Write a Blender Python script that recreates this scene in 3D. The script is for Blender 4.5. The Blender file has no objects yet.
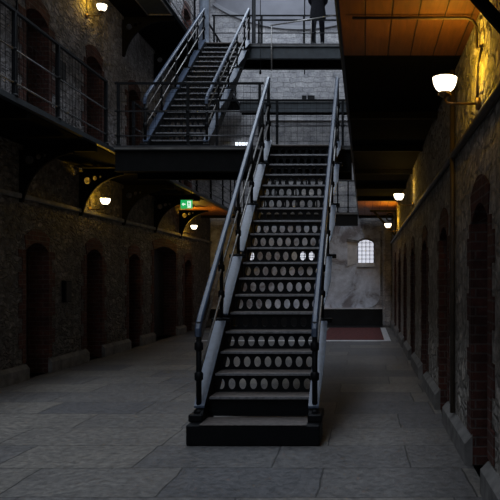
import bpy, math, random
from mathutils import Vector, Matrix
random.seed(7)
PI = math.pi
scn = bpy.context.scene
col = scn.collection

# ------------------------------------------------------------------ dimensions (metres)
XL, XR = -5.30, 0.90          # side walls
EY = 24.0                     # end wall
DK1, DK2 = 3.75, 7.44        # walkway decks
WL, WR = -4.18, -0.20         # edges of the walkways (open well between)
EYE = 1.55

# ------------------------------------------------------------------ mesh builder
class MB:
    def __init__(s): s.v = []; s.f = []; s.mi = []; s.sm = []
    def add(s, vs, fs, mi=0, smooth=False):
        b = len(s.v); s.v += [tuple(v) for v in vs]
        for f in fs:
            s.f.append(tuple(b + i for i in f)); s.mi.append(mi); s.sm.append(smooth)
        return s
    def box(s, x0, x1, y0, y1, z0, z1, mi=0):
        return s.add([(x0,y0,z0),(x1,y0,z0),(x1,y1,z0),(x0,y1,z0),(x0,y0,z1),(x1,y0,z1),(x1,y1,z1),(x0,y1,z1)],
                     [(0,3,2,1),(4,5,6,7),(0,1,5,4),(1,2,6,5),(2,3,7,6),(3,0,4,7)], mi)
    def cbox(s, x0, x1, y0, y1, z0, z1, c=0.01, mi=0):      # box with chamfered edges
        vs = []; idx = {}
        X=(x0,x1); Y=(y0,y1); Z=(z0,z1)
        for i in (0,1):
            for j in (0,1):
                for k in (0,1):
                    dx = c if i==0 else -c; dy = c if j==0 else -c; dz = c if k==0 else -c
                    for a,p in enumerate(((X[i],Y[j]+dy,Z[k]+dz),(X[i]+dx,Y[j],Z[k]+dz),(X[i]+dx,Y[j]+dy,Z[k]))):
                        idx[(i,j,k,a)] = len(vs); vs.append(p)
        g = lambda i,j,k,a: idx[(i,j,k,a)]
        fs = []
        for i in (0,1):
            q=[g(i,0,0,0),g(i,1,0,0),g(i,1,1,0),g(i,0,1,0)]; fs.append(q if i else q[::-1])
            q=[g(0,i,0,1),g(0,i,1,1),g(1,i,1,1),g(1,i,0,1)]; fs.append(q if i else q[::-1])
            q=[g(0,0,i,2),g(1,0,i,2),g(1,1,i,2),g(0,1,i,2)]; fs.append(q if i else q[::-1])
        for i in (0,1):
            for j in (0,1):
                fs.append([g(i,j,0,0),g(i,j,1,0),g(i,j,1,1),g(i,j,0,1)])
                fs.append([g(i,0,j,0),g(i,1,j,0),g(i,1,j,2),g(i,0,j,2)])
                fs.append([g(0,i,j,1),g(1,i,j,1),g(1,i,j,2),g(0,i,j,2)])
                for k in (0,1): fs.append([g(i,j,k,0),g(i,j,k,1),g(i,j,k,2)])
        return s.add(vs, fs, mi)
    def bar(s, p, q, w, h, up=(0,0,1), mi=0):               # rectangular bar p->q
        p=Vector(p); q=Vector(q); d=(q-p).normalized(); u=Vector(up)
        sx=d.cross(u)
        if sx.length<1e-5: sx=d.cross(Vector((1,0,0)))
        sx.normalize(); u=sx.cross(d)
        vs=[]
        for e in (p,q):
            for a,b in ((-1,-1),(1,-1),(1,1),(-1,1)): vs.append(e+sx*(a*w/2)+u*(b*h/2))
        return s.add(vs,[(3,2,1,0),(4,5,6,7),(0,1,5,4),(1,2,6,5),(2,3,7,6),(3,0,4,7)],mi)
    def tube(s, pts, r, n=8, caps=True, mi=0):              # swept round tube, r number or list
        pts=[Vector(p) for p in pts]; m=len(pts)
        rs=r if isinstance(r,(list,tuple)) else [r]*m
        vs=[]; ref=None
        for i,p in enumerate(pts):
            d=(pts[min(i+1,m-1)]-pts[max(i-1,0)])
            d=d.normalized() if d.length>1e-9 else Vector((0,0,1))
            if ref is None:
                ref=Vector((1,0,0)) if abs(d.x)<0.9 else Vector((0,1,0))
            a=(ref-d*ref.dot(d)).normalized(); ref=a; b=d.cross(a)
            for k in range(n):
                t=2*PI*k/n; vs.append(p+(a*math.cos(t)+b*math.sin(t))*rs[i])
        fs=[(i*n+k,i*n+(k+1)%n,(i+1)*n+(k+1)%n,(i+1)*n+k) for i in range(m-1) for k in range(n)]
        if caps: fs+= [tuple(range(n))[::-1], tuple((m-1)*n+k for k in range(n))]
        return s.add(vs,fs,mi,True)
    def lathe(s, c, prof, n=24, mi=0):                      # prof: list of (r,z)
        vs=[]
        for r,z in prof:
            for k in range(n):
                t=2*PI*k/n; vs.append((c[0]+r*math.cos(t),c[1]+r*math.sin(t),c[2]+z))
        m=len(prof)
        fs=[(i*n+k,i*n+(k+1)%n,(i+1)*n+(k+1)%n,(i+1)*n+k) for i in range(m-1) for k in range(n)]
        return s.add(vs,fs,mi,True)
    def prism(s, poly, axis, a, b, mi=0):                   # polygon in the two other axes extruded along axis
        def P(u,v,w):
            return (w,u,v) if axis=='x' else ((u,w,v) if axis=='y' else (u,v,w))
        n=len(poly)
        vs=[P(u,v,a) for u,v in poly]+[P(u,v,b) for u,v in poly]
        fs=[tuple(range(n))[::-1],tuple(n+i for i in range(n))]+[(i,(i+1)%n,n+(i+1)%n,n+i) for i in range(n)]
        return s.add(vs,fs,mi)
    def ring(s, c, R, r, axis='y', n=20, m=6, mi=0):        # torus
        vs=[]
        for i in range(n):
            t=2*PI*i/n
            for j in range(m):
                u=2*PI*j/m; q=R+r*math.cos(u); a,b,h=q*math.cos(t),q*math.sin(t),r*math.sin(u)
                vs.append((c[0]+a,c[1]+h,c[2]+b) if axis=='y' else ((c[0]+h,c[1]+a,c[2]+b) if axis=='x' else (c[0]+a,c[1]+b,c[2]+h)))
        fs=[(i*m+j,((i+1)%n)*m+j,((i+1)%n)*m+(j+1)%m,i*m+(j+1)%m) for i in range(n) for j in range(m)]
        return s.add(vs,fs,mi,True)
    def build(s, name, mat, parent=None, loc=None, label=None, fix=True):
        me=bpy.data.meshes.new(name); me.from_pydata(s.v,[],s.f)
        mats=mat if isinstance(mat,(list,tuple)) else [mat]
        for m_ in mats: me.materials.append(m_)
        me.polygons.foreach_set('material_index',s.mi); me.polygons.foreach_set('use_smooth',s.sm)
        me.update()
        if fix:
            import bmesh
            bm=bmesh.new(); bm.from_mesh(me); bmesh.ops.recalc_face_normals(bm,faces=bm.faces); bm.to_mesh(me); bm.free()
        o=bpy.data.objects.new(name,me); col.objects.link(o)
        if parent: o.parent=parent
        if loc: o.location=loc
        if label: o['label']=label
        return o

def tag(o,label,cat,group=None):
    o['label']=label; o['category']=cat
    if group: o['group']=group
    return o
def thing(name,label,cat,loc=(0,0,0),rz=0,group=None):
    o=bpy.data.objects.new(name,None); col.objects.link(o); o.empty_display_size=.2
    o.location=loc; o.rotation_euler=(0,0,rz)
    return tag(o,label,cat,group)
def struct(o): o['kind']='structure'; return o
def dup(o,parent=None,loc=None,rz=None):
    c=o.copy(); col.objects.link(c); c.parent=parent
    if loc is not None: c.location=loc
    if rz is not None: c.rotation_euler=(0,0,rz)
    for ch in list(o.children): dup(ch,c)
    return c

# ------------------------------------------------------------------ materials
class NT:
    def __init__(s,name):
        s.m=bpy.data.materials.new(name); s.m.use_nodes=True; s.t=s.m.node_tree
        s.b=s.t.nodes['Principled BSDF']
    def n(s,typ,**kw):
        x=s.t.nodes.new(typ)
        for k,v in kw.items():
            if k.startswith('i_'): x.inputs[k[2:].replace('_',' ')].default_value=v
            else: setattr(x,k,v)
        return x
    def l(s,a,b): s.t.links.new(a,b)
    def val(s,**kw):
        for k,v in kw.items(): s.b.inputs[k.replace('_',' ')].default_value=v
def ramp(N,fac,stops):
    r=N.n('ShaderNodeValToRGB'); e=r.color_ramp.elements
    while len(e)<len(stops): e.new(.5)
    for i,(p,c) in enumerate(stops): e[i].position=p; e[i].color=(*c,1)
    N.l(fac,r.inputs['Fac']); return r.outputs['Color']
def mixc(N,f,a,b,mode='MIX'):
    m=N.n('ShaderNodeMix',data_type='RGBA',blend_type=mode)
    for sock,v in ((m.inputs[0],f),(m.inputs[6],a),(m.inputs[7],b)):
        if hasattr(v,'is_output'): N.l(v,sock)
        elif isinstance(v,(int,float)): sock.default_value=v
        else: sock.default_value=(*v,1)
    return m.outputs[2]
def wall_uv(N,su=1,sv=1,dist=.0,dscale=3):
    g=N.n('ShaderNodeNewGeometry'); sp=N.n('ShaderNodeSeparateXYZ'); N.l(g.outputs['Position'],sp.inputs[0])
    ad=N.n('ShaderNodeMath',operation='ADD'); N.l(sp.outputs['X'],ad.inputs[0]); N.l(sp.outputs['Y'],ad.inputs[1])
    cb=N.n('ShaderNodeCombineXYZ'); N.l(ad.outputs[0],cb.inputs['X']); N.l(sp.outputs['Z'],cb.inputs['Y'])
    out=cb.outputs[0]
    if dist:
        no=N.n('ShaderNodeTexNoise',i_Scale=dscale,i_Detail=2.0); N.l(g.outputs['Position'],no.inputs['Vector'])
        sb=N.n('ShaderNodeVectorMath',operation='SUBTRACT'); N.l(no.outputs['Color'],sb.inputs[0]); sb.inputs[1].default_value=(.5,.5,.5)
        sc=N.n('ShaderNodeVectorMath',operation='SCALE'); N.l(sb.outputs[0],sc.inputs[0]); sc.inputs['Scale'].default_value=dist
        a2=N.n('ShaderNodeVectorMath',operation='ADD'); N.l(out,a2.inputs[0]); N.l(sc.outputs[0],a2.inputs[1]); out=a2.outputs[0]
    mp=N.n('ShaderNodeVectorMath',operation='MULTIPLY'); N.l(out,mp.inputs[0]); mp.inputs[1].default_value=(su,sv,1)
    return mp.outputs[0],g.outputs['Position'],sp.outputs['Z']
def rubble(name,c0,c1,c2,mortar,su=3.6,sv=8.0,bump=.9,wash=None):
    N=NT(name); uv,pos,z=wall_uv(N,su,sv,.20,6)
    v=N.n('ShaderNodeTexVoronoi',feature='F1',i_Scale=1.0,i_Randomness=.85); N.l(uv,v.inputs['Vector'])
    e=N.n('ShaderNodeTexVoronoi',feature='DISTANCE_TO_EDGE',i_Scale=1.0,i_Randomness=.85); N.l(uv,e.inputs['Vector'])
    sp=N.n('ShaderNodeSeparateColor'); N.l(v.outputs['Color'],sp.inputs[0])
    stone=ramp(N,sp.outputs[0],[(0,c0),(.55,c1),(1,c2)])
    n1=N.n('ShaderNodeTexNoise',i_Scale=1.3,i_Detail=5.0); N.l(pos,n1.inputs['Vector'])
    n2=N.n('ShaderNodeTexNoise',i_Scale=22.0,i_Detail=6.0); N.l(pos,n2.inputs['Vector'])
    stone=mixc(N,.75,stone,ramp(N,n1.outputs['Fac'],[(.3,(.35,.35,.37)),(.7,(1.15,1.1,1.05))]),'MULTIPLY')
    stone=mixc(N,.6,stone,ramp(N,n2.outputs['Fac'],[(.3,(.5,.5,.5)),(.7,(1.3,1.3,1.3))]),'MULTIPLY')
    ef=N.n('ShaderNodeMapRange'); N.l(e.outputs['Distance'],ef.inputs[0]); ef.inputs[1].default_value=.0; ef.inputs[2].default_value=.2
    c=mixc(N,ef.outputs[0],mortar,stone)
    if wash:      # limewash remains, patchy
        n3=N.n('ShaderNodeTexNoise',i_Scale=.9,i_Detail=6.0,i_Roughness=.7); N.l(pos,n3.inputs['Vector'])
        w=N.n('ShaderNodeMapRange'); N.l(n3.outputs['Fac'],w.inputs[0]); w.inputs[1].default_value=.42; w.inputs[2].default_value=.62; w.inputs[4].default_value=.8
        c=mixc(N,w.outputs[0],c,wash)
    n4=N.n('ShaderNodeTexNoise',i_Scale=7.0,i_Detail=7.0,i_Roughness=.75); N.l(pos,n4.inputs['Vector'])
    c=mixc(N,.8,c,ramp(N,n4.outputs['Fac'],[(.35,(.38,.37,.36)),(.65,(1.4,1.4,1.4))]),'MULTIPLY')
    N.l(c,N.b.inputs['Base Color']); N.val(Roughness=.9,Specular_IOR_Level=.2)
    hm=N.n('ShaderNodeMath',operation='MULTIPLY_ADD'); N.l(n2.outputs['Fac'],hm.inputs[0]); hm.inputs[1].default_value=1.3; N.l(ef.outputs[0],hm.inputs[2])
    bp=N.n('ShaderNodeBump',i_Strength=bump,i_Distance=.04); N.l(hm.outputs[0],bp.inputs['Height']); N.l(bp.outputs[0],N.b.inputs['Normal'])
    return N.m
def bricks(name,c1,c2,mortar,w,h,ms,bump=.6,dist=.02,noise=1.5,rough=.9):
    N=NT(name); uv,pos,z=wall_uv(N,1,1,dist,4)
    b=N.n('ShaderNodeTexBrick',i_Scale=1.0); N.l(uv,b.inputs['Vector'])
    b.inputs['Color1'].default_value=(*c1,1); b.inputs['Color2'].default_value=(*c2,1); b.inputs['Mortar'].default_value=(*mortar,1)
    b.inputs['Mortar Size'].default_value=ms; b.inputs['Mortar Smooth'].default_value=.4; b.inputs['Brick Width'].default_value=w; b.inputs['Row Height'].default_value=h
    b.inputs['Bias'].default_value=0
    n1=N.n('ShaderNodeTexNoise',i_Scale=noise,i_Detail=7.0,i_Roughness=.65); N.l(pos,n1.inputs['Vector'])
    n2=N.n('ShaderNodeTexNoise',i_Scale=18.0,i_Detail=6.0); N.l(pos,n2.inputs['Vector'])
    c=mixc(N,.8,b.outputs['Color'],ramp(N,n1.outputs['Fac'],[(.32,(.42,.42,.44)),(.68,(1.2,1.18,1.15))]),'MULTIPLY')
    c=mixc(N,.6,c,ramp(N,n2.outputs['Fac'],[(.3,(.55,.55,.55)),(.7,(1.25,1.25,1.25))]),'MULTIPLY')
    N.l(c,N.b.inputs['Base Color']); N.val(Roughness=rough,Specular_IOR_Level=.25)
    iv=N.n('ShaderNodeMath',operation='MULTIPLY_ADD'); N.l(b.outputs['Fac'],iv.inputs[0]); iv.inputs[1].default_value=-1; N.l(n2.outputs['Fac'],iv.inputs[2])
    bp=N.n('ShaderNodeBump',i_Strength=bump,i_Distance=.02); N.l(iv.outputs[0],bp.inputs['Height']); N.l(bp.outputs[0],N.b.inputs['Normal'])
    return N.m
def simple(name,c,rough=.5,metal=0,spec=.5,var=.25,scale=9,bump=.0,coat=0):
    N=NT(name); g=N.n('ShaderNodeNewGeometry')
    n=N.n('ShaderNodeTexNoise',i_Scale=float(scale),i_Detail=5.0); N.l(g.outputs['Position'],n.inputs['Vector'])
    lo=tuple(x*(1-var) for x in c); hi=tuple(x*(1+var) for x in c)
    N.l(ramp(N,n.outputs['Fac'],[(.3,lo),(.7,hi)]),N.b.inputs['Base Color'])
    N.val(Roughness=rough,Metallic=metal,Specular_IOR_Level=spec)
    if bump:
        bp=N.n('ShaderNodeBump',i_Strength=bump,i_Distance=.01); N.l(n.outputs['Fac'],bp.inputs['Height']); N.l(bp.outputs[0],N.b.inputs['Normal'])
    return N.m
def emit(name,c,s,base=(.8,.8,.8)):
    N=NT(name); N.val(Base_Color=(*base,1),Emission_Color=(*c,1),Emission_Strength=s,Roughness=.3); return N.m

M={}
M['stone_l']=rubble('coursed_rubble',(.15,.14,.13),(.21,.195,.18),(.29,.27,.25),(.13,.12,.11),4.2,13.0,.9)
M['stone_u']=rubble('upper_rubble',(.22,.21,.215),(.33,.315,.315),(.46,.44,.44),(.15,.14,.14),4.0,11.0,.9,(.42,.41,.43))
M['stone_r']=rubble('rough_rubble',(.44,.42,.38),(.58,.55,.50),(.75,.71,.65),(.33,.31,.28),4.2,8.0,1.0)
M['stone_e']=bricks('end_wall_ashlar',(.40,.40,.42),(.54,.53,.54),(.36,.355,.36),.42,.17,.010,.9,.16,3.0)
M['brick']=bricks('red_brick',(.12,.045,.034),(.075,.034,.028),(.13,.10,.09),.23,.078,.009,.7,.012,2.5)
M['plinth']=simple('plinth_stone',(.19,.183,.175),.85,0,.2,.35,6,.5)
M['dado']=simple('black_dado',(.012,.012,.013),.7,0,.2,.3,3)
M['iron']=simple('black_iron',(.0035,.004,.005),.55,0,.13,.3,14,.1)
M['iron_dull']=simple('dull_iron',(.006,.006,.006),.8,0,.1,.3,8)
M['paint']=simple('sky_tinted_paint',(.033,.050,.086),.40,0,.5,.3,16,.15)  # bluish colour carries the sky's reflection on stair caps and handrails
M['beam']=simple('beam_paint',(.024,.031,.037),.55,0,.4,.3,7,.1)
M['steel']=simple('worn_steel',(.26,.25,.24),.4,.6,.5,.35,22,.1)
M['nosing']=simple('worn_nosing',(.20,.20,.21),.4,.5,.5,.35,30)
M['tread']=simple('tread_plate',(.085,.07,.062),.5,.2,.45,.5,20,.2)
M['concrete']=simple('walkway_slab',(.16,.155,.15),.8,0,.2,.3,5)
M['shade_slab']=simple('shade_black_slab',(.004,.0038,.0036),.95,0,.05,.3,4)  # near-black colour paints in the shade under walkways and bridges
M['pipe']=simple('painted_conduit',(.06,.045,.03),.5,0,.4,.3,12)
M['brass']=simple('tarnished_brass',(.20,.13,.06),.4,.7,.5,.3,20)
M['doorwood']=simple('black_door_timber',(.016,.014,.013),.6,0,.3,.4,9)
M['palestone']=simple('pale_border_stone',(.66,.66,.68),.35,0,.5,.2,7)
M['red']=simple('worn_red_matting',(.10,.033,.032),.85,0,.2,.4,12)
M['white']=simple('white_enamel',(.7,.7,.72),.4)
M['column_hi']=simple('rim_render',(.27,.27,.29),.9,0,.2,.1,2)
M['steel_dark']=simple('dark_steel_rod',(.05,.05,.055),.4,.3,.5,.3,12)
M['column']=simple('column_paint',(.17,.195,.24),.5,0,.4,.3,7,.1)
M['cloth']=simple('dark_trousers',(.008,.008,.011),.9,0,.1,.3,30)
M['coat']=simple('dark_coat',(.012,.012,.015),.9,0,.1,.3,30)
M['skin']=simple('skin_tone',(.45,.28,.2),.55,0,.3,.1,30)
M['hair']=simple('dark_hair',(.03,.02,.015),.7)
M['boot']=simple('black_leather',(.01,.01,.01),.5)
M['lampglass']=emit('lit_opal_glass',(1,.86,.62),4.0,(.9,.85,.75))
M['daylight']=emit('daylight_glass',(.82,.86,1.0),.75)
M['daylight_hi']=emit('bright_daylight_glass',(.85,.92,1.0),1.6)
M['sky_glass']=emit('roof_glazing',(.7,.82,1.0),.6)
M['green']=emit('exit_green',(.0,.50,.13),.75,(0,.3,.1))
M['signwhite']=emit('sign_white',(.8,1.0,.9),1.0)
# plaster (patchy, peeling)
def plaster(name,a,b,dark):
    N=NT(name); g=N.n('ShaderNodeNewGeometry')
    n1=N.n('ShaderNodeTexNoise',i_Scale=1.1,i_Detail=8.0,i_Roughness=.65,i_Distortion=.6); N.l(g.outputs['Position'],n1.inputs['Vector'])
    n2=N.n('ShaderNodeTexNoise',i_Scale=5.0,i_Detail=8.0,i_Roughness=.7); N.l(g.outputs['Position'],n2.inputs['Vector'])
    c=ramp(N,n1.outputs['Fac'],[(.40,dark),(.47,b),(.6,a)])
    c=mixc(N,.7,c,ramp(N,n2.outputs['Fac'],[(.3,(.6,.6,.62)),(.7,(1.15,1.15,1.15))]),'MULTIPLY')
    N.l(c,N.b.inputs['Base Color']); N.val(Roughness=.9,Specular_IOR_Level=.2)
    bp=N.n('ShaderNodeBump',i_Strength=.5,i_Distance=.03); N.l(n1.outputs['Fac'],bp.inputs['Height']); N.l(bp.outputs[0],N.b.inputs['Normal'])
    return N.m
M['plaster']=plaster('peeling_plaster',(.78,.82,.92),(.58,.61,.69),(.30,.28,.30))
M['plaster_hi']=simple('pale_plaster',(.20,.20,.22),.9,0,.2,.10,2)
# boarded soffit, boards run along Y
def boards(name,c0,c1):
    N=NT(name); g=N.n('ShaderNodeNewGeometry'); sp=N.n('ShaderNodeSeparateXYZ'); N.l(g.outputs['Position'],sp.inputs[0])
    dv=N.n('ShaderNodeMath',operation='DIVIDE'); N.l(sp.outputs['X'],dv.inputs[0]); dv.inputs[1].default_value=.21
    fl=N.n('ShaderNodeMath',operation='FLOOR'); N.l(dv.outputs[0],fl.inputs[0])
    fr=N.n('ShaderNodeMath',operation='FRACT'); N.l(dv.outputs[0],fr.inputs[0])
    wn=N.n('ShaderNodeTexWhiteNoise',noise_dimensions='1D'); N.l(fl.outputs[0],wn.inputs['W'])
    mp=N.n('ShaderNodeVectorMath',operation='MULTIPLY'); N.l(g.outputs['Position'],mp.inputs[0]); mp.inputs[1].default_value=(14,1.2,1)
    no=N.n('ShaderNodeTexNoise',i_Scale=1.5,i_Detail=6.0,i_Distortion=.8); N.l(mp.outputs[0],no.inputs['Vector'])
    c=ramp(N,no.outputs['Fac'],[(.3,c0),(.7,c1)])
    c=mixc(N,.5,c,ramp(N,wn.outputs['Value'],[(0,(.55,.5,.45)),(1,(1.2,1.2,1.2))]),'MULTIPLY')
    jt=N.n('ShaderNodeMath',operation='PINGPONG'); N.l(fr.outputs[0],jt.inputs[0]); jt.inputs[1].default_value=.5
    jr=N.n('ShaderNodeMapRange'); N.l(jt.outputs[0],jr.inputs[0]); jr.inputs[1].default_value=.01; jr.inputs[2].default_value=.035
    c=mixc(N,jr.outputs[0],(.01,.006,.003),c)
    N.l(c,N.b.inputs['Base Color']); N.val(Roughness=.6,Specular_IOR_Level=.3)
    bp=N.n('ShaderNodeBump',i_Strength=.6,i_Distance=.01); N.l(jr.outputs[0],bp.inputs['Height']); N.l(bp.outputs[0],N.b.inputs['Normal'])
    return N.m
M['wood_lit']=boards('lamplit_boarded_timber',(.24,.085,.02),(.42,.16,.04))  # brighter copy of the soffit timber, lamplight painted into the far bay
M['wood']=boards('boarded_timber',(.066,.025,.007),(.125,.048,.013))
# stone flags
def flags(name):
    N=NT(name); g=N.n('ShaderNodeNewGeometry'); 
    no=N.n('ShaderNodeTexNoise',i_Scale=1.5,i_Detail=2.0); N.l(g.outputs['Position'],no.inputs['Vector'])
    sb=N.n('ShaderNodeVectorMath',operation='SUBTRACT'); N.l(no.outputs['Color'],sb.inputs[0]); sb.inputs[1].default_value=(.5,.5,.5)
    sc=N.n('ShaderNodeVectorMath',operation='SCALE'); N.l(sb.outputs[0],sc.inputs[0]); sc.inputs['Scale'].default_value=.07
    ad=N.n('ShaderNodeVectorMath',operation='ADD'); N.l(g.outputs['Position'],ad.inputs[0]); N.l(sc.outputs[0],ad.inputs[1])
    of=N.n('ShaderNodeVectorMath',operation='ADD'); N.l(ad.outputs[0],of.inputs[0]); of.inputs[1].default_value=(.35,.47,0)
    b=N.n('ShaderNodeTexBrick',i_Scale=1.0,offset=.37,squash=1.35,squash_frequency=3,offset_frequency=2); N.l(of.outputs[0],b.inputs['Vector'])
    b.inputs['Color1'].default_value=(.110,.112,.122,1); b.inputs['Color2'].default_value=(.205,.193,.175,1); b.inputs['Mortar'].default_value=(.055,.055,.055,1)
    b.inputs['Mortar Size'].default_value=.007; b.inputs['Mortar Smooth'].default_value=.3; b.inputs['Brick Width'].default_value=1.15; b.inputs['Row Height'].default_value=.78
    n1=N.n('ShaderNodeTexNoise',i_Scale=.7,i_Detail=8.0,i_Roughness=.65); N.l(g.outputs['Position'],n1.inputs['Vector'])
    n2=N.n('ShaderNodeTexNoise',i_Scale=14.0,i_Detail=8.0,i_Roughness=.7); N.l(g.outputs['Position'],n2.inputs['Vector'])
    v=N.n('ShaderNodeTexVoronoi',feature='F1',i_Scale=30.0); N.l(g.outputs['Position'],v.inputs['Vector'])
    c=mixc(N,.7,b.outputs['Color'],ramp(N,n1.outputs['Fac'],[(.3,(.58,.58,.60)),(.7,(1.25,1.22,1.16))]),'MULTIPLY')
    c=mixc(N,.65,c,ramp(N,n2.outputs['Fac'],[(.38,(.30,.30,.31)),(.62,(1.5,1.47,1.42))]),'MULTIPLY')
    N.l(c,N.b.inputs['Base Color'])
    N.l(ramp(N,n2.outputs['Fac'],[(.3,(.42,.42,.42)),(.7,(.75,.75,.75))]),N.b.inputs['Roughness']); N.val(Specular_IOR_Level=.4)
    m1=N.n('ShaderNodeMath',operation='MULTIPLY_ADD'); N.l(b.outputs['Fac'],m1.inputs[0]); m1.inputs[1].default_value=-1.2
    m2=N.n('ShaderNodeMath',operation='MULTIPLY_ADD'); N.l(n2.outputs['Fac'],m2.inputs[0]); m2.inputs[1].default_value=.9; N.l(n1.outputs['Fac'],m2.inputs[2])
    N.l(m2.outputs[0],m1.inputs[2])
    bp=N.n('ShaderNodeBump',i_Strength=1.0,i_Distance=.04); N.l(m1.outputs[0],bp.inputs['Height']); N.l(bp.outputs[0],N.b.inputs['Normal'])
    return N.m
M['flags']=flags('stone_flags')

# ------------------------------------------------------------------ setting: floor, walls with cell openings
struct(MB().box(XL-.9,XR+.9,-7,EY+.5,-.3,0).build('floor',M['flags']))

DH=2.02; RISE=.13       # door height to arch springing / arch rise
def arc_pts(y0,y1,zs,rise,n=8):
    return [(y0+(y1-y0)*i/n, zs+rise*(1-(2*i/n-1)**2)) for i in range(n+1)]
def side_wall(name,X,inward,levels,zmats,ya,yb,ztop,depth):
    """levels: list of (z_base, z_top, [(y0,y1,height)])  zmats index per level; brick reveals"""
    b=MB()
    for li,(z0,z1,doors) in enumerate(levels):
        y=ya
        def quad(p): b.add(p,[(0,1,2,3)],zmats[li])
        for (d0,d1,h) in doors:
            quad([(X,y,z0),(X,d0,z0),(X,d0,z1),(X,y,z1)])
            ap=arc_pts(d0,d1,z0+h,RISE)
            for (a,za),(c,zc) in zip(ap[:-1],ap[1:]):
                quad([(X,a,za),(X,c,zc),(X,c,z1),(X,a,z1)])
            xb=X-inward*depth
            for (a,za),(c,zc) in zip([(d0,z0)]+ap,ap+[(d1,z0)]):
                b.add([(X,a,za),(X,c,zc),(xb,c,zc),(xb,a,za)],[(0,1,2,3)],2)
            b.add([(X,d0,z0),(X,d1,z0),(xb,d1,z0),(xb,d0,z0)],[(0,1,2,3)],zmats[li])
            y=d1
        quad([(X,y,z0),(X,yb,z0),(X,yb,z1),(X,y,z1)])
    return b
LD=[(6.17+2.38*k,6.95+2.38*k,DH) for k in range(5)]+[(17.55,19.6,2.30),(20.55,21.4,DH)]
UD=[(6.17+2.38*k,6.95+2.38*k,DH) for k in range(7)]
RD=[(2.62,3.40,DH),(5.08,5.86,DH),(7.58,8.36,DH),(10.12,10.92,DH),(12.75,13.55,DH),(15.25,16.05,DH),(17.75,18.55,DH),(20.3,21.1,DH)]
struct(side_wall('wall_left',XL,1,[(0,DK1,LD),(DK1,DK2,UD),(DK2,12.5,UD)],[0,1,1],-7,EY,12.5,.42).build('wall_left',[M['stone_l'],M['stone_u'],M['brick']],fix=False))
struct(side_wall('wall_right',XR,-1,[(0,12.5,RD)],[0],-7,EY,12.5,.42).build('wall_right',[M['stone_r'],M['stone_r'],M['brick']],fix=False))
struct(MB().box(XL-.9,XR+.9,EY,EY+.3,-.3,12.5).build('wall_end',M['stone_e']))
struct(MB().box(XL-.9,XR+.9,-7.3,-7,-.3,12.5).build('wall_back',M['stone_l']))
# roof: slabs either side of a long skylight
b=MB(); b.box(XL-.9,-4.2,-7,EY,12.5,12.7); b.box(-1.2,XR+.9,-7,EY,12.5,12.7)
for y in range(-6,24,2): b.box(-4.2,-1.2,y-.04,y+.04,12.5,12.62)
struct(b.build('ceiling',M['plinth']))
struct(MB().box(-4.2,-1.2,-7,EY,12.62,12.66).build('window_9',M['sky_glass']))

# cell doors
ndoor=[0]
def cell_door(X,inward,z0,d0,d1,h,tooth=0):
    ndoor[0]+=1
    xb=X-inward*.36
    b=MB(); ap=arc_pts(d0,d1,z0+h,RISE)
    b.prism([(d0,z0)]+ap+[(d1,z0)],'x',xb,xb-inward*.07)
    n=5
    for i in range(n):            # planks
        a=d0+(d1-d0)*i/n; c=d0+(d1-d0)*(i+1)/n
        b.box(min(xb,xb+inward*.018),max(xb,xb+inward*.018),a+.006,c-.006,z0+.02,z0+h)
    for zz in (.35,1.0,1.65):     # iron straps with studs
        b.box(min(xb,xb+inward*.03),max(xb,xb+inward*.03),d0+.01,d1-.01,z0+zz-.035,z0+zz+.035)
    o=struct(b.build('door_%d'%ndoor[0],M['doorwood']))
    # brick surround: toothed quoins and a voussoir arch, slightly proud of the rubble
    s=MB(); xf=X+inward*.012; lo,hi=min(X-inward*.05,xf),max(X-inward*.05,xf)
    k=0; z=z0+.26
    while z<z0+h-.02:
        w=.235 if (k+tooth)%2 else .12
        zt=min(z+.235,z0+h)
        s.box(lo,hi,d0-w,d0-.001,z,zt); s.box(lo,hi,d1+.001,d1+w,z,zt); z+=.235; k+=1
    for (a,za),(c,zc) in zip(ap[:-1],ap[1:]):
        s.prism([(a,za),(c,zc),(c+(c-(d0+d1)/2)*.12,zc+.22),(a+(a-(d0+d1)/2)*.12,za+.22)],'x',lo,hi)
    s.build('brick_surround',M['brick'],o)
    lb=MB(); ly=d0+.10; lb.box(min(xb,xb+inward*.07),max(xb,xb+inward*.07),ly-.07,ly+.07,z0+1.12,z0+1.30); lb.build('lock_box',M['iron'],o)
    hd=MB(); hd.tube([(xb+inward*.06,ly,z0+1.06),(xb+inward*.10,ly,z0+1.04),(xb+inward*.10,ly,z0+.92),(xb+inward*.05,ly,z0+.90)],.011); hd.build('handle',M['iron'],o)
    return o
for i,(a,c,h) in enumerate(LD): cell_door(XL,1,0,a,c,h,i)
for i,(a,c,h) in enumerate(UD): cell_door(XL,1,DK1,a,c,h,i)
for i,(a,c,h) in enumerate(UD[3:]): cell_door(XL,1,DK2,a,c,h,i)
for i,(a,c,h) in enumerate(RD): cell_door(XR,-1,0,a,c,h,i)

# plinth course between the doors (chamfered top)
def plinth(name,X,inward,doors,pr=.065,h=.235):
    b=MB(); y=-7
    for seg in [(d[0],d[1]) for d in doors]+[(EY,EY)]:
        x1=X+inward*pr
        prof=[(X,0),(x1,0),(x1,h-.06),(X+inward*(pr-.055),h),(X,h)]
        ys=[(y,.0),(y+.03 if y>-7 else y,0),(seg[0],0)]
        n=len(prof); vs=[(px,y,pz) for px,pz in prof]+[(px,seg[0],pz) for px,pz in prof]
        b.add(vs,[tuple(range(n))[::-1],tuple(n+i for i in range(n))]+[(i,(i+1)%n,n+(i+1)%n,n+i) for i in range(n)])
        y=seg[1]
    return struct(b.build(name,M['plinth']))
plinth('baseboard_left',XL,1,LD); plinth('baseboard_right',XR,-1,RD)
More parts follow.
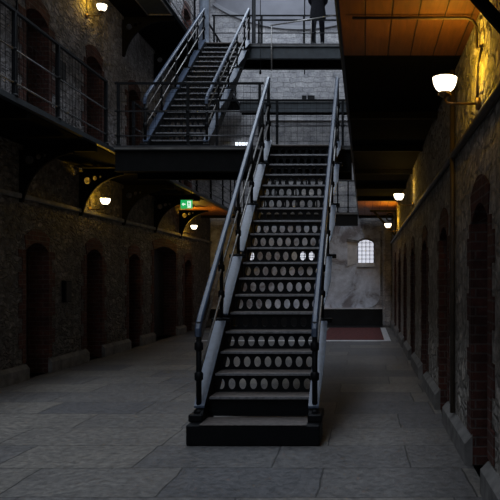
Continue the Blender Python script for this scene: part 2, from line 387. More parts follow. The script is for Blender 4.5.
# string courses
b=MB(); b.cbox(XL,XL+.05,-7,EY,2.80,2.88,.015); struct(b.build('trim_1',M['plinth']))
b=MB(); b.tube([(XR-.03,-7,2.78),(XR-.03,EY,2.78)],.034,10); struct(b.build('trim_2',M['pipe']))

# end wall finishing: black dado, plaster field with rounded corners, ledges, pier
struct(MB().box(XL,.66,EY-.10,EY,0,.56).box(XL,.66,EY-.13,EY,.56,.60,1).build('baseboard_end',[M['dado'],M['palestone']]))
def rounded(x0,x1,z0,z1,r,n=8,corners=(1,1,1,1)):
    pts=[]
    for (cx,cz,a0,on) in ((x1-r,z1-r,0,corners[0]),(x0+r,z1-r,90,corners[1]),(x0+r,z0+r,180,corners[2]),(x1-r,z0+r,270,corners[3])):
        if on: pts+=[(cx+r*math.cos(math.radians(a0+90*i/n)),cz+r*math.sin(math.radians(a0+90*i/n))) for i in range(n+1)]
        else: pts.append((cx+(r if a0 in(0,270) else -r),cz+(r if a0 in(0,90) else -r)))
    return pts
WIN=[(-.24,.30,2.13,2.92),(-2.23,-1.62,2.13,2.68),(-4.02,-3.70,2.13,2.68)]
# plaster built as grid so the window recesses stay open
b=MB(); yp=EY-.03
b.prism(rounded(XL+.01,.52,.60,3.46,.45,8,(1,1,0,1)),'y',yp,EY+.0)
struct(b.build('trim_3',M['plaster']))
struct(MB().cbox(.60,XR-.001,EY-.75,EY,0,3.4,.05).build('trim_4',M['stone_e']))
# pale round-headed field high on the end wall with a rendered rim
cx,cz,RX,RZ=-2.25,13.2,4.2,2.95
arc=[(cx+RX*math.cos(t),cz+RZ*math.sin(t)) for t in [math.radians(192+156*i/40) for i in range(41)]]
arc=[(x,z) for x,z in arc if z<12.48 and XL+.02<x<XR-.02]
field=[(arc[0][0],12.48)]+arc+[(arc[-1][0],12.48)]
struct(MB().prism(field,'y',EY-.05,EY).build('trim_5',M['plaster_hi']))
b=MB()
for (a,za),(c,zc) in zip(arc[:-1],arc[1:]):
    def out(x,z,k): 
        d=Vector((x-cx,z-cz)).normalized(); return (x+d.x*k,z+d.y*k)
    b.prism([(a,za),(c,zc),out(c,zc,.13),out(a,za,.13)],'y',EY-.08,EY)
struct(b.build('trim_6',M['column_hi']))
# ledge and slot-like vent high on the end wall
struct(MB().cbox(-3.3,-.4,EY-.06,EY,7.0,7.045,.01).build('trim_7',M['stone_e']))
v=thing('wall_vent','small dark two-slot vent in the stone end wall above the far upper gallery','vent',(-1.94,EY,7.79))
b=MB(); b.box(-.25,.25,-.03,.0,.085,.115); b.box(-.25,.25,-.03,0,-.115,-.085); b.box(-.25,-.22,-.03,0,-.085,.085); b.box(.22,.25,-.03,0,-.085,.085); b.box(-.06,-.03,-.03,0,-.085,.085); b.build('frame',M['stone_e'],v)
MB().box(-.22,.22,-.012,-.001,-.085,.085).build('slot',M['dado'],v)

# barred windows in the end wall (recess splay, pane, bars)
def end_window(i,x0,x1,z0,z1,mat,rows=5,cols=4,splay=True):
    rise=.10 if splay else .0
    top=[(x0+(x1-x0)*k/8, z1-rise+rise*(1-(2*k/8-1)**2)) for k in range(9)][::-1]
    y=EY-.035
    o=struct(MB().prism([(x0,z0),(x1,z0)]+top,'y',y-.004,y).build('window_%d'%i,mat))
    b=MB()
    for k in range(cols+1):
        x=x0+(x1-x0)*k/cols; b.box(x-.010,x+.010,y-.03,y-.005,z0,z1-rise*(.9 if k in(0,cols) else .25))
    for k in range(rows+1):
        z=z0+(z1-rise-z0)*k/rows; b.box(x0,x1,y-.028,y-.006,z-.009,z+.009)
    b.build('window_bars',M['iron'],o)
    if splay:
        r=MB()     # splayed reveal, thick render round the opening; pale tone paints in its daylight
        r.box(x0-.05,x1+.05,y-.12,y,z0-.13,z0-.0)
        r.prism([(x0-.36,z0-.10),(x0-.02,z0),(x0-.02,z1-.10),(x0-.36,z1-.02)],'y',y-.03,y-.001)
        r.build('window_sill',M['palestone'],o)
        h=MB()
        pts=[(x0+(x1-x0)*k/8, z1-rise+rise*(1-(2*k/8-1)**2)) for k in range(9)]
        for (a,za),(c,zc) in zip(pts[:-1],pts[1:]): h.prism([(a,za),(c,zc),(c,zc+.07),(a,za+.07)],'y',y-.10,y)
        h.prism([(x0-.40,z1-.06),(x0,z1-.10),(x0,z1-.02),(x0-.38,z1+.04)],'y',y-.08,y)
        h.build('window_frame',M['plinth'],o)
    return o
for i,(a,c,z0,z1) in enumerate(WIN): end_window(i+1,a,c,z0,z1,M['daylight'])
end_window(4,-4.45,-3.98,5.2,6.28,M['daylight_hi'],6,4,False)

# floor dressings
b=MB(); b.cbox(-4.3,.66,17.72,17.92,0,.012,.004); b.box(.50,.66,17.92,22.7,0,.008); struct(b.build('trim_8',M['palestone']))
struct(MB().box(XL+.07,.585,22.72,EY-.14,0,.006).build('trim_9',M['dado']))
tag(MB().cbox(-1.15,.49,17.95,22.6,0,.012,.004).build('floor_mat',M['red']),'wide worn red matting on the flagstones below the end wall','mat')

# ------------------------------------------------------------------ walkways and bridges
def walkway(label,z,xa,xb,edge,soffits,y0=-7,y1=EY-.14):
    t=thing('gallery_walkway',label,'walkway',((xa+xb)/2,8,z))
    L=lambda x:x-(xa+xb)/2
    xa+=.005; xb-=.005
    b=MB(); b.box(L(xa),L(xb),y0-8,y1-8,-.07,0); b.build('deck',M['concrete'],t)
    e=L(edge); s=1 if edge==xb else -1
    b=MB(); b.box(min(e,e+s*.015),max(e,e+s*.015),y0-8,y1-8,-.085,0)       # fascia plate
    b.box(min(e-s*.07,e+s*.03),max(e-s*.07,e+s*.03),y0-8,y1-8,-.105,-.085); b.build('edge_beam',M['beam'],t)
    for (a,c,mat,nm) in soffits:
        MB().box(L(xa)+.001,L(xb)-.001,a-8,c-8,-.115,-.071).build(nm,mat,t)
    for y in (8.7,10.9,13.2,15.4,17.7,22.6):
        MB().box(L(xa),L(xb),y-8.04,y-7.96,-.20,-.116).build('joist',M['iron_dull'],t)
    return t
wood,ds=M['wood'],M['shade_slab']
walkway('lower gallery walkway running along the exit-sign wall',DK1,XL,WL,WL,[(-7,18.2,ds,'soffit'),(18.2,22.7,M['wood_lit'],'boarded_soffit')])
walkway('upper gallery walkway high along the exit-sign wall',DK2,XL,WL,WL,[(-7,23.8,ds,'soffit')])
walkway('gallery walkway with lamplit timber underside along the conduit wall',DK1,WR,XR,WR,[(-7,6.5,wood,'boarded_soffit'),(6.5,18.2,ds,'soffit'),(18.2,22.7,M['wood_lit'],'boarded_soffit')])

def ibeam(b,x0,x1,y,z0,z1,w=.12):
    b.box(x0,x1,y-.012,y+.012,z0,z1); b.box(x0,x1,y-w/2,y+w/2,z1-.02,z1); b.box(x0,x1,y-w/2,y+w/2,z0,z0+.02)
def bridge(label,z,y0,y1,bz0,back,fm=None):
    t=thing('cross_bridge',label,'bridge',(-2.13,y0,z))
    x0,x1=WL+.075+2.13,WR-.036+2.13
    MB().box(x0,x1,.0,y1-y0,-.06,-.001).build('deck',M['concrete'],t)
    b=MB(); ibeam(b,x0,x1,.06,bz0,-.061); b.build('front_beam',fm or M['beam'],t)
    b=MB(); ibeam(b,x0,x1,y1-y0-.06,back,-.061); b.build('back_beam',M['iron'],t)
    b=MB(); b.box(x0,x1,.07,y1-y0-.07,-.115,-.07); b.build('soffit',M['shade_slab'],t)
    MB().box(x0,x1,-.010,0,-.022,-.001).build('edge_strip',M['steel_dark'],t)
    return t
bridge('lower cross bridge at the head of the near staircase',DK1,11.455,12.70,-.42,-.39,M['iron_dull'])
bridge('upper cross bridge with a person standing on it',DK2,17.43,18.4,-.37,-.37)
bridge('far lower cross bridge close to the end wall',DK1,22.75,23.2,-.41,-.41,M['iron'])
bridge('far upper cross bridge close to the end wall',DK2,22.9,23.35,-.39,-.39)

# ------------------------------------------------------------------ railings
def railing(label,p,q,posts,h=1.03,rails=(1.03,.57,.17),mesh=True,pr=.022,cat='railing'):
    p=Vector(p); q=Vector(q); d=q-p; L=d.length; u=d.normalized()
    t=thing('iron_railing',label,cat,p)
    P=lambda s,z: tuple(u*s+Vector((0,0,z)))
    for s in posts:
        b=MB(); b.bar(P(s,0),P(s,h),pr*2,pr*2); b.lathe(P(s,0),[(0,.0),(.045,.0),(.045,.02),(.03,.035)],10)
        for rz in rails[1:]: b.lathe(P(s,rz),[(.02,-.03),(.034,-.015),(.034,.015),(.02,.03)],8)
        b.build('post',M['iron'],t)
    for i,rz in enumerate(rails):
        b=MB()
        if i==0: b.bar(P(0,rz),P(L,rz),.045,.03)
        else: b.tube([P(0,rz),P(L,rz)],.011,6)
        b.build('rail',M['iron'] if i==0 else M['steel_dark'],t)
    if mesh:
        b=MB(); n=int(L/.11)
        for i in range(1,n): b.bar(P(L*i/n,.02),P(L*i/n,h-.02),.004,.004)
        for k in range(1,7): b.bar(P(0,h*k/7),P(L,h*k/7),.004,.004)
        b.build('wire_mesh',M['iron_dull'],t)
    return t
e=WL-.03
railing('long gallery railing with wire mesh in front of the lower gallery cell doors',(e,2,DK1),(e,11.40,DK1),[0,2.2,4.4,6.4,7.6,9.38])
railing('lower gallery railing beyond the near bridge beside the second flight',(e,12.72,DK1),(e,22.7,DK1),[0,1.6,3.2,4.8,6.4,8.0,9.2,9.9])
railing('upper gallery railing on the exit-sign wall side before the upper bridge',(e,6,DK2),(e,17.36,DK2),[0,1.8,3.6,5.4,7.2,9,11.3])
railing('upper gallery railing on the exit-sign wall side beyond the upper bridge',(e,18.44,DK2),(e,22.85,DK2),[0,1.5,3.0,4.3])
railing('railing along the edge of the conduit wall gallery before the near bridge',(WR+.03,2,DK1),(WR+.03,11.36,DK1),[0,1.8,3.6,5.4,7.2,9.3],mesh=False)
railing('railing along the edge of the conduit wall gallery beyond the near bridge',(WR+.03,12.72,DK1),(WR+.03,22.7,DK1),[0,1.7,3.4,5.1,6.8,8.5,9.9],mesh=False)
railing('front railing of the lower cross bridge with wire mesh beside the stair head',(-4.11,11.50,DK1),(-1.66,11.50,DK1),[.06,1.2,2.38])
railing('rear railing of the lower cross bridge beyond the stair head',(-2.70,12.58,DK1),(-.30,12.58,DK1),[.04,1.12,2.3])
railing('rear railing of the upper cross bridge with the person before it',(-4.0,18.32,DK2),(-.28,18.32,DK2),[.05,1.3,2.4,3.6],mesh=False)
railing('front railing of the upper cross bridge before the person',(-2.75,17.48,DK2),(-.28,17.48,DK2),[.1,1.5,2.4],rails=(.60,.28),h=.60,mesh=False)
railing('close-barred railing of the far lower bridge',(-4.05,22.82,DK1),(-.28,22.82,DK1),[.1+.34*i for i in range(11)],mesh=False)

# sloping tubular barrier hung on the upper bridge face
t=thing('safety_barrier','light tubular barrier with sloping rail fixed to the upper bridge face','barrier',(-2.31,17.30,DK2))
MB().tube([(0,0,-.72),(0,0,.40)],.018,8).build('post',M['steel'],t)
MB().tube([(-.02,0,.40),(1.60,0,.66)],.018,8).build('rail',M['steel'],t)
MB().tube([(.98,0,-.02),(.98,0,.56)],.014,8).build('post',M['steel'],t)
c=MB(); c.tube([(-2.57,17.2,12.4),(-2.57,17.2,7.4)],.008,6); c.tube([(-2.57,17.2,7.4),(-2.57,17.2,6.72)],[.008,.008],6); c.lathe((-2.57,17.2,6.6),[(0,0),(.025,.01),(.03,.06),(.01,.13),(0,.14)],10)
tag(c.build('hanging_cable',M['iron']),'thin dark cable hanging in the well before the upper bridge','cable')
c=MB(); c.tube([(-1.60,18.55,12.4),(-1.60,18.55,7.0)],.014,6)
tag(c.build('drop_cable',M['iron']),'dark vertical cable dropping behind the upper bridge beside the person','cable')

# ------------------------------------------------------------------ staircases
def staircase(label,loc,rz,r,g,n,rise=.215):
    t=thing('iron_staircase',label,'staircase',loc,rz)
    hw=.50; A=math.atan2(r,g)
    pz=lambda y:(y/g+1)*r
    ro=lambda y:.885+rise*y/((n-1)*g)
    # base block = first step, with cheek blocks carrying the newels
    b=MB(); b.cbox(-.625,.625,-.15,.23,0,r,.012); b.build('base_step',M['iron'],t)
    MB().cbox(-.5,.5,-.155,.22,r-.004,r+.004,.002).build('tread',M['tread'],t)
    for s in (-1,1):
        b=MB(); b.cbox(min(s*.50,s*.635),max(s*.50,s*.635),-.03,.34,r,r+.075,.012); b.build('cheek_block',M['iron'],t)
    for k in range(1,n):
        y=k*g; z=(k+1)*r
        if k<n-1:
            b=MB(); b.cbox(-hw,hw,y,y+g+.03,z-.030,z,.006); tr=b.build('tread',M['tread'],t)
        else:
            b=MB(); b.cbox(-hw,hw,y-.045,y+.02,z-.030,z,.006); tr=b.build('tread',M['tread'],t)
        MB().box(-hw,hw,y-.008,y-.0005,z-.024,z-.002).build('nosing',M['nosing'],tr)
    # pierced risers: nine ovals in each
    for k in range(1,n):
        y=k*g+.03; z0=k*r; z1=(k+1)*r-.030; b=MB()
        cells=9; cw=2*hw/cells; H=z1-z0; N=16
        if k==1:
            b.box(-hw,hw,y,y+.01,z0,z1); cells=0
        for c in range(cells):
            xc=-hw+cw*(c+.5); zc=(z0+z1)/2
            ov=[]; re=[]
            for i in range(N):
                a=2*PI*(i+.0)/N+PI/4
                ca,sa=math.cos(a),math.sin(a)
                ov.append((xc+.036*ca, zc+.056*sa))
                m=max(abs(ca),abs(sa)); re.append((xc+cw/2*ca/m, zc+H/2*sa/m))
            vs=[(x,y,z) for x,z in ov]+[(x,y,z) for x,z in re]+[(x,y+.010,z) for x,z in ov]+[(x,y+.010,z) for x,z in re]
            fs=[]
            for i in range(N):
                j=(i+1)%N
                fs+= [(i,j,N+j,N+i),(2*N+i,3*N+i,3*N+j,2*N+j),(i,2*N+i,2*N+j,j)]
            b.add(vs,fs)
        b.build('pierced_riser',M['iron'],t,fix=False)
    ye=(n-1)*g; nu=lambda y,off:(y,pz(y)+off)
    posts=[.32*g]+[(n-1)*g*q for q in (.235,.445,.655,.86)]+[ye-.03]
    for s in (-1,1):
        # web
        b=MB(); x0,x1=sorted((s*.505,s*.535))
        b.prism([(.0,.02),(.30,.02),(ye-.01,pz(ye)-.34),(ye-.01,pz(ye)+.02),(.16,pz(.16)+.06),(.0,pz(.0)+.06)],'x',x0,x1)
        st=b.build('stringer',M['iron'],t)
        ends=[.0]+[q for q in posts[1:-1]]+[ye+.0]
        for a,c in zip(ends[:-1],ends[1:]):     # sloping caps, each tapering towards its foot
            a2,c2=a+.05,c-.05
            xi=s*.500; o0,o1=s*(.555 if a>.01 else .60),s*.622
            m=a2+(c2-a2)*.55
            b=MB(); vs=[]
            for off in (.085,.105):
                vs+=[(xi,a2,pz(a2)+off),(o0,a2,pz(a2)+off),(s*.625,m,pz(m)+off),(o1,c2,pz(c2)+off),(xi,c2,pz(c2)+off)]
            b.add(vs,[(0,1,2,3,4),(9,8,7,6,5),(0,1,6,5),(1,2,7,6),(2,3,8,7),(3,4,9,8),(4,0,5,9)])
            b.build('stringer_cap',M['paint'],t)
        hx=s*.56
        for i,y in enumerate(posts):
            b=MB(); zb=pz(y)+.06 if i else r+.07; ht=pz(y)+ro(y)
            big=.027 if i in (0,len(posts)-1) else .021
            b.tube([(hx,y,zb),(hx,y,ht)],big,10)
            b.lathe((hx,y,zb),[(.0,0),(.05,0),(.05,.02),(.032,.04),(.0,.045)],12)
            for off in (.36,.65):
                b.lathe((hx,y,pz(y)+off),[(big,-.045),(big+.016,-.03),(big+.016,.03),(big,.045)],10)
            b.build('baluster_post',M['iron'],t)
            if 0<i<len(posts)-1:
                a0,a1=sorted((s*.46,s*.67)); MB().cbox(a0,a1,y-.035,y+.035,pz(y)+.045,pz(y)+.095,.006).build('outrigger',M['iron'],t)
        ya,yb=posts[0],posts[-1]
        for off in (.36,.65):
            MB().tube([(hx,ya,pz(ya)+off),(hx,yb,pz(yb)+off)],.0125,8).build('mid_rail',M['steel'],t)
        b=MB(); w,hh=.058,.045
        path=[(ya-.035,pz(ya)+ro(ya)-.145),(ya-.03,pz(ya)+ro(ya)-.07),(ya+.0,pz(ya)+ro(ya)-.02),(ya+.06,pz(ya+.06)+ro(ya)),(yb-.05,pz(yb-.05)+ro(yb)),(yb+.03,pz(yb)+ro(yb)+.01)]
        vs=[];m=len(path)
        for i,(y,z) in enumerate(path):
            d=Vector((0,path[min(i+1,m-1)][0]-path[max(i-1,0)][0],path[min(i+1,m-1)][1]-path[max(i-1,0)][1])).normalized()
            nn=Vector((0,-d.z,d.y))
            for (dx,dn) in ((-.5,-.5),(.5,-.5),(.5,.2),(.28,.5),(-.28,.5),(-.5,.2)):
                p=Vector((hx+dx*w,y,z))+nn*(dn*hh); vs.append(tuple(p))
        fs=[(i*6+k,i*6+(k+1)%6,(i+1)*6+(k+1)%6,(i+1)*6+k) for i in range(m-1) for k in range(6)]+[(0,1,2,3,4,5),tuple((m-1)*6+k for k in range(6))]
        b.add(vs,fs).build('handrail',M['paint'],t)
    return t
R1=DK1/19; G=.2625
staircase('near iron staircase rising from the flagstones to the lower bridge',(-1.045,6.67,0),math.radians(-.45),R1,G,19)
staircase('second iron flight rising from the lower bridge to the upper bridge',(-3.44,12.66,DK1),0,(DK2-DK1)/19,G,19,-.03)

# ------------------------------------------------------------------ brackets under the walkways
def curved_bracket(t):
    b=MB(); H,W=.74,.70
    n=14; pts=[]
    for i in range(n+1):
        q=i/n; x=2*q*(1-q)*.13+q*q*W; z=(1-q)**2*-H+2*q*(1-q)*-.14
        pts.append((x,z))
    for (a,za),(c,zc) in zip(pts[:-1],pts[1:]): b.bar((a+.03,0,za-.035),(c+.03,0,zc-.035),.045,.055,(0,0,1) if abs(c-a)>abs(zc-za) else (1,0,0))
    b.box(0,.05,-.03,.03,-H-.06,0); b.box(0,W+.12,-.03,.03,-.05,0)
    b.build('arm',M['iron_dull'],t)
    # pierced spandrel plate between the arch and the corner
    import bmesh
    bm=bmesh.new()
    def loop(pp):
        vv=[bm.verts.new((x,0,z)) for x,z in pp]
        for k in range(len(vv)): bm.edges.new((vv[k],vv[(k+1)%len(vv)]))
    loop([(.03,-.03)]+[(.03,-H+.02)]+[(x+.035,z-.03) for x,z in pts[2:-1]]+[(W,-.03)])
    for hx,hz,hr in ((.145,-.15,.078),(.285,-.105,.042),(.385,-.085,.026)):
        loop([(hx+hr*math.cos(2*PI*k/18),hz+hr*math.sin(2*PI*k/18)) for k in range(18)])
    bmesh.ops.triangle_fill(bm,edges=bm.edges[:],use_beauty=True,use_dissolve=False)
    me=bpy.data.meshes.new('spandrel_plate'); bm.to_mesh(me); bm.free(); me.materials.append(M['iron_dull'])
    o=bpy.data.objects.new('spandrel_plate',me); col.objects.link(o); o.parent=t
    sm=o.modifiers.new('thick','SOLIDIFY'); sm.thickness=.028; sm.offset=0
    MB().ring((.145,0,-.15),.078,.014).build('ring',M['iron_dull'],t)
def strut_bracket(t):
    b=MB(); H,W=.74,.66
    b.bar((-.02,0,-H),(-W,0,-.02),.05,.06); b.box(-.05,0,-.03,.03,-H-.05,0); b.box(-W-.1,0,-.03,.03,-.05,0)
    b.build('arm',M['iron_dull'],t)
    MB().ring((-.19,0,-.20),.105,.020).build('ring',M['iron_dull'],t)
ys=[6.4,8.65,10.75,13.0,15.3,17.6,20.0]
ordn=['first','second','third','fourth','fifth','sixth','seventh','eighth']
def make_brackets(fn,X,z,yy,text,group):
    proto=None
    for i,y in enumerate(yy):
        lab=text%(ordn[i] if len(yy)!=2 or 'straight' not in text else ('close above the large lamp','far off beside the small lamps')[i])
        if proto is None:
            proto=thing('gallery_bracket',lab,'bracket',(X,y,z),0,group); fn(proto)
        else:
            o=dup(proto,None,(X,y,z)); o['label']=lab
make_brackets(curved_bracket,XL,DK1-.205,ys[2:],'dark curved iron bracket under lower gallery on exit-sign wall, %s along from the near end','brackets under the lower gallery')
make_brackets(curved_bracket,XL,DK2-.205,[15.3,17.6],'dark curved iron bracket under the upper gallery, %s beyond the high wall lamp','brackets under the upper gallery')
make_brackets(strut_bracket,XR,DK1-.205,[3.85,20.0],'dark straight-strut iron bracket on the conduit wall, %s','brackets on the conduit wall')

# ------------------------------------------------------------------ wall lamps
lamp_col=(1.0,.56,.02)
def wall_lamp(label,X,inward,y,z,power,reach=.275):
    t=thing('wall_lamp',label,'lamp',(X,y,z),0,'lit opal bowl wall lamps')
    s=inward
    b=MB(); b.tube([(0,0,-.09),(s*.03,0,-.09)],.05,16); b.build('wall_rose',M['brass'],t)
    b=MB(); b.tube([(s*.02,0,-.09),(s*(reach-.06),0,-.09),(s*(reach-.015),0,-.085),(s*reach,0,-.06),(s*reach,0,-.035)],.011,8); b.build('arm',M['brass'],t)
    b=MB(); b.lathe((s*reach,0,-.035),[(0,-.005),(.03,0),(.045,.012),(.05,.035),(.044,.037)],16); g=b.build('gallery',M['brass'],t)
    for k in range(3):
        a=k*2*PI/3+.5; MB().lathe((s*reach+.052*math.cos(a),.052*math.sin(a),-.012),[(0,-.01),(.009,-.006),(.009,.006),(0,.01)],8).build('thumb_screw',M['brass'],g)
    b=MB(); b.lathe((s*reach,0,0),[(.0,.006),(.042,.004),(.052,.012),(.069,.028),(.083,.054),(.092,.085),(.096,.112),(.092,.114),(.086,.088),(.068,.036),(.0,.02)],28); b.build('glass_bowl',M['lampglass'],t)
    L=bpy.data.lights.new('lamp_glow','POINT'); L.energy=power; L.color=lamp_col; L.shadow_soft_size=.05
    o=bpy.data.objects.new('lamp_glow',L); col.objects.link(o); o.parent=t; o.location=(s*reach*.85,0,.17)
    return t
ZL=3.02
wall_lamp('largest glowing bowl lamp on the conduit wall under the timber soffit',XR,-1,5.48,ZL,17)
wall_lamp('middle lit bowl lamp further along the conduit wall',XR,-1,12.9,ZL,5)
wall_lamp('small far lit bowl lamp on the conduit wall near the barred window',XR,-1,19.05,ZL-.05,16)
wall_lamp('lit bowl lamp under the lower gallery framed by the curved bracket',XL,1,13.45,ZL-.02,13,.31)
wall_lamp('far lit bowl lamp below the green exit sign',XL,1,20.3,ZL,22,.34)
wall_lamp('high lit bowl lamp above the lower gallery cell doors',XL,1,13.3,6.66,13,.30)

# conduits
zt=DK1-.14
c=MB(); c.tube([(WR+.10,5.5,zt),(XR-.10,5.5,zt),(XR-.05,5.5,zt-.02),(XR-.025,5.5,zt-.07),(XR-.02,5.5,3.38),(XR-.02,5.47,3.36),(XR-.02,5.28,3.30),(XR-.02,5.47,3.24),(XR-.02,5.48,3.22),(XR-.02,5.48,2.97)],.012,8)
tag(c.build('conduit_pipe',M['pipe']),'thin conduit crossing the timber soffit and dropping to the large lamp','pipe')
c=MB(); c.tube([(XR-.035,6.92,3.62),(XR-.035,6.92,.24)],.026,8)
tag(c.build('down_pipe',M['pipe']),'vertical pipe running down the conduit wall behind the large lamp','pipe')
c=MB(); c.tube([(XL+.02,13.45,3.5),(XL+.02,13.45,2.96)],.011,8)
tag(c.build('conduit_pipe',M['pipe']),'short vertical conduit above the lamp framed by the curved bracket','pipe')
c=MB(); c.tube([(XL+.02,13.3,7.06),(XL+.02,13.3,6.6)],.011,8)
tag(c.build('conduit_pipe',M['pipe']),'short vertical conduit above the high lamp','pipe')
c=MB(); c.tube([(XL+.025,10.6,7.0),(XL+.025,10.6,DK1+.02)],.016,8)
tag(c.build('down_pipe',M['iron']),'dark vertical pipe between the first two lower gallery cell doors','pipe')

# wall boxes
def wall_box(label,y,z,w,h):
    t=thing('notice_box',label,'box',(XL,y,z))
    MB().cbox(0,.07,-w/2,w/2,-h/2,h/2,.008).build('case',M['iron'],t)
    MB().cbox(.071,.08,-w/2+.02,w/2-.02,-h/2+.02,h/2-.02,.003).build('lid',M['doorwood'],t)
wall_box('dark wall box at head height between ground floor cell doors',12.35,1.35,.26,.38)
wall_box('dark wall box between cell doors on the lower gallery',12.1,5.17,.3,.34)

# EXIT sign: green running-man panel hung from the gallery edge
t=thing('exit_sign','illuminated green exit sign hanging below the lower gallery edge','sign',(-4.13,16.2,3.30))
b=MB(); b.cbox(-.135,.135,-.02,.02,-.10,.10,.006); b.build('panel',M['green'],t)
b=MB(); b.box(-.16,.16,-.035,.035,.105,.135); hs=b.build('housing',M['iron'],t)
for x in (-.11,.11): MB().tube([(x,0,.135),(x,0,.33)],.006,6).build('hanger_rod',M['iron'],t)
b=MB(); y=-.0225
def poly(pts): b.prism(pts,'y',y-.002,y)
poly([(-.105,-.0),(-.065,.038),(-.065,.014),(-.02,.014),(-.02,-.014),(-.065,-.014),(-.065,-.038)])   # arrow
poly([(.025,-.075),(.11,-.075),(.11,.075),(.025,.075)])                                            # door leaf
b.build('arrow_and_door',M['signwhite'],t)
b=MB(); y=-.0250                                                                                   # running figure on the door
poly([(.060+.014*math.cos(a*PI/5),.052+.014*math.sin(a*PI/5)) for a in range(10)])
poly([(.048,.034),(.078,.034),(.074,-.006),(.054,-.006)])
poly([(.048,.034),(.054,.024),(.040,-.004),(.033,.002)]); poly([(.078,.034),(.096,.014),(.089,.008),(.074,.022)])
poly([(.054,-.006),(.066,-.006),(.052,-.034),(.036,-.058),(.028,-.050),(.042,-.030)])
poly([(.062,-.006),(.074,-.006),(.086,-.034),(.098,-.052),(.088,-.058),(.074,-.036)])
b.build('running_figure',M['green'],t)

# light batten under the upper gallery
t=thing('ceiling_fitting','flat grey framed fitting fixed under the upper gallery walkway','light fitting',(-4.42,14.35,DK2-.118))
b=MB(); b.box(-.26,.26,-.75,.75,-.05,-.002); b.build('tray',M['beam'],t)
for x in (-.255,.255):
    MB().box(x-.012,x+.012,-.75,.75,-.068,-.05).build('rim',M['steel'],t)
for yy in (-.74,.74):
    MB().box(-.24,.24,yy-.012,yy+.012,-.068,-.05).build('rim',M['steel'],t)

# ------------------------------------------------------------------ person on the upper bridge
def skin(name,verts,edges,radii,mat,parent,sub=2,root=0):
    me=bpy.data.meshes.new(name); me.from_pydata(verts,edges,[]); o=bpy.data.objects.new(name,me); col.objects.link(o)
    o.parent=parent; me.materials.append(mat)
    m=o.modifiers.new('skin','SKIN'); m.use_smooth_shade=True
    for i,v in enumerate(me.skin_vertices[0].data):
        r=radii[i]; v.radius=r if isinstance(r,tuple) else (r,r); v.use_root=(i==root)
    s=o.modifiers.new('sub','SUBSURF'); s.levels=sub; s.render_levels=sub
    return o
t=thing('person','person in dark coat and trousers standing on the upper bridge, feet apart','person',(-1.19,17.66,DK2))
# body: one continuous skinned figure, facing the camera (-Y)
V=[(0,0,.93),(0,.0,1.10),(0,.01,1.28),(0,.01,1.42),(0,-.0,1.50),(0,-.01,1.56),     # pelvis..neck
   (.09,0,.88),(.105,-.01,.50),(.118,.01,.09),(.130,-.13,.04),                     # leg
   (-.09,0,.88),(-.108,-.01,.50),(-.125,.01,.09),(-.140,-.13,.04),
   (.17,.01,1.40),(.215,.06,1.16),(.075,.19,1.02),(-.17,.01,1.40),(-.215,.06,1.16),(-.075,.19,1.02)]
E_=[(0,1),(1,2),(2,3),(3,4),(4,5),(0,6),(6,7),(7,8),(8,9),(0,10),(10,11),(11,12),(12,13),(3,14),(14,15),(15,16),(3,17),(17,18),(18,19)]
Rr=[(.15,.11),(.135,.10),(.15,.105),(.12,.09),(.06,.06),(.055,.055),(.095,.095),(.072,.072),(.052,.052),(.042,.035),(.095,.095),(.072,.072),(.052,.052),(.042,.035),
    (.065,.065),(.052,.052),(.038,.038),(.065,.065),(.052,.052),(.038,.038)]
body=skin('body',V,E_,Rr,M['cloth'],t)
# knee-length coat skirt and jacket shell
b=MB(); n=20; prof=[(.70,.205,.145),(.82,.20,.14),(.95,.185,.135),(1.12,.158,.120),(1.30,.19,.135),(1.42,.17,.12),(1.47,.09,.08)]
vs=[];fs=[]
for z,a,c in prof:
    for k in range(n):
        q=2*PI*k/n; vs.append((a*math.cos(q)*(1+.03*math.sin(5*q)),c*math.sin(q),z))
for i in range(len(prof)-1):
    for k in range(n): fs.append((i*n+k,i*n+(k+1)%n,(i+1)*n+(k+1)%n,(i+1)*n+k))
b.add(vs,fs,0,True); b.build('coat',M['coat'],t)
for s in (-1,1):
    ax=.118 if s>0 else -.125
    skin('boot',[(ax,.03,.10),(ax,.02,.045),(ax*1.1,-.16,.035)],[(0,1),(1,2)],[.06,.055,(.048,.035)],M['boot'],t,2)
# head with face
b=MB(); n=20; m=14; vs=[];fs=[]
for i in range(m+1):
    th=PI*i/m
    for k in range(n):
        ph=2*PI*k/n; x=.073*math.sin(th)*math.cos(ph); yv=.092*math.sin(th)*math.sin(ph); zv=.115*math.cos(th)
        if zv<-.03: x*=1-.25*(-zv-.03)/.085; yv=yv*(1-.12*(-zv-.03)/.085)-.006
        vs.append((x,yv-.01,zv+1.66))
for i in range(m):
    for k in range(n): fs.append((i*n+k,i*n+(k+1)%n,(i+1)*n+(k+1)%n,(i+1)*n+k))
b.add(vs,fs,0,True)
b.add([(0,-.098,1.675),(.016,-.097,1.625),(-.016,-.097,1.625),(0,-.122,1.632)],[(0,1,3),(0,3,2),(1,2,3)],0,True)
for s in (-1,1): b.tube([(s*.072,.0,1.685),(s*.08,.005,1.66),(s*.072,-.004,1.63)],[.012,.016,.010],8)
hd=b.build('head',M['skin'],t)
b=MB(); b.box(-.024,.024,-.103,-.094,1.592,1.598); b.build('mouth',simple('lip',(.3,.13,.11),.5),hd)
for s in (-1,1): MB().lathe((s*.03,-.094,1.665),[(0,-.009),(.012,-.004),(.012,.004),(0,.009)],10).build('eye',M['boot'],hd)
b=MB(); vs=[];fs=[]
for i in range(8):
    th=PI*.52*i/7
    for k in range(n):
        ph=2*PI*k/n; f=1.0 if math.sin(ph)>-.35 else .55
        th2=th*f if i else 0
        vs.append((.080*math.sin(th2)*math.cos(ph),.100*math.sin(th2)*math.sin(ph)-.006,.122*math.cos(th2)+1.662))
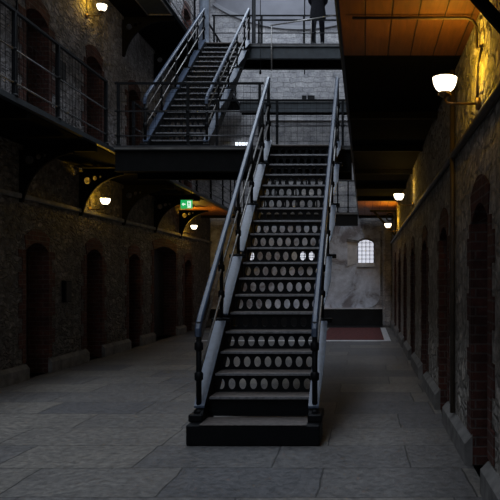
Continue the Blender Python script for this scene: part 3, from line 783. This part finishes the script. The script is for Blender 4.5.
for i in range(7):
    for k in range(n): fs.append((i*n+k,i*n+(k+1)%n,(i+1)*n+(k+1)%n,(i+1)*n+k))
b.add(vs,fs,0,True); b.build('hair',M['hair'],hd)
for s in (-1,1):      # hands clasped behind the back: palm, four curled fingers and a thumb
    yo=-.012 if s>0 else .012
    hv=[(s*.078,.19+yo,1.02),(s*.012,.215+yo,.985)]; he=[(0,1)]; hr=[(.022,.028),(.016,.036)]
    for j,(dz,ln) in enumerate(((.030,.066),(.010,.074),(-.010,.070),(-.028,.056))):
        k=len(hv); hv+= [(-s*.006,.219+yo*1.6,.98+dz),(-s*.034,.214+yo*2.2,.965+dz),(-s*(ln*.6+.012),.200+yo*2.4,.952+dz)]; he+=[(1,k),(k,k+1),(k+1,k+2)]; hr+=[.0095,.009,.0075]
    k=len(hv); hv+=[(s*.030,.232+yo,1.025),(s*.004,.245+yo,1.032)]; he+=[(0,k),(k,k+1)]; hr+=[.011,.009]
    skin('hand',hv,he,hr,M['skin'],t,1)

# iron column and tall post rising from the upper bridge
t=thing('iron_column','pale round iron column rising beside the head of the second flight','column',(-4.06,17.66,DK2))
MB().lathe((0,0,0),[(0,0),(.16,0),(.16,.05),(.13,.10),(.122,.30),(.118,4.6),(.15,4.75),(.15,5.0),(0,5.0)],18).build('shaft',M['column'],t)
t=thing('iron_post','slim dark iron post rising beside the handrail foot of the upper bridge','post',(-2.80,17.62,DK2))
MB().lathe((0,0,0),[(0,0),(.08,0),(.08,.03),(.05,.06),(.05,5.0),(0,5.0)],12).build('shaft',M['iron'],t)

# ------------------------------------------------------------------ light, world, camera
def area(name,loc,rot,sx,sy,e,c):
    L=bpy.data.lights.new(name,'AREA'); L.shape='RECTANGLE'; L.size=sx; L.size_y=sy; L.energy=e; L.color=c
    o=bpy.data.objects.new(name,L); col.objects.link(o); o.location=loc; o.rotation_euler=rot; return o
area('skylight_glow',(-2.7,8.5,12.45),(0,0,0),2.9,30,1250,(.76,.86,1.0))
area('rear_fill_light',(-2.2,-6.85,6.2),(PI/2,0,0),3.4,3.6,80,(.78,.87,1.0))  # added fill light behind the camera to brighten the walls
struct(MB().box(-3.9,-.5,-6.98,-6.94,4.4,8.0).build('window_8',M['sky_glass']))  # added glowing pane, out of view, set with the rear fill light
w=bpy.data.worlds.new('world'); scn.world=w; w.use_nodes=True
w.node_tree.nodes['Background'].inputs[0].default_value=(.5,.62,.85,1); w.node_tree.nodes['Background'].inputs[1].default_value=.02

cam=bpy.data.cameras.new('camera'); co=bpy.data.objects.new('camera',cam); col.objects.link(co)
co.location=(0,0,EYE); co.rotation_euler=(PI/2,0,0)
cam.sensor_width=36; cam.lens=50.4; cam.shift_x=-.23; cam.shift_y=.06; cam.clip_end=100
scn.camera=co
scn.view_settings.view_transform='Standard'; scn.view_settings.look='None'; scn.view_settings.exposure=0; scn.view_settings.gamma=1
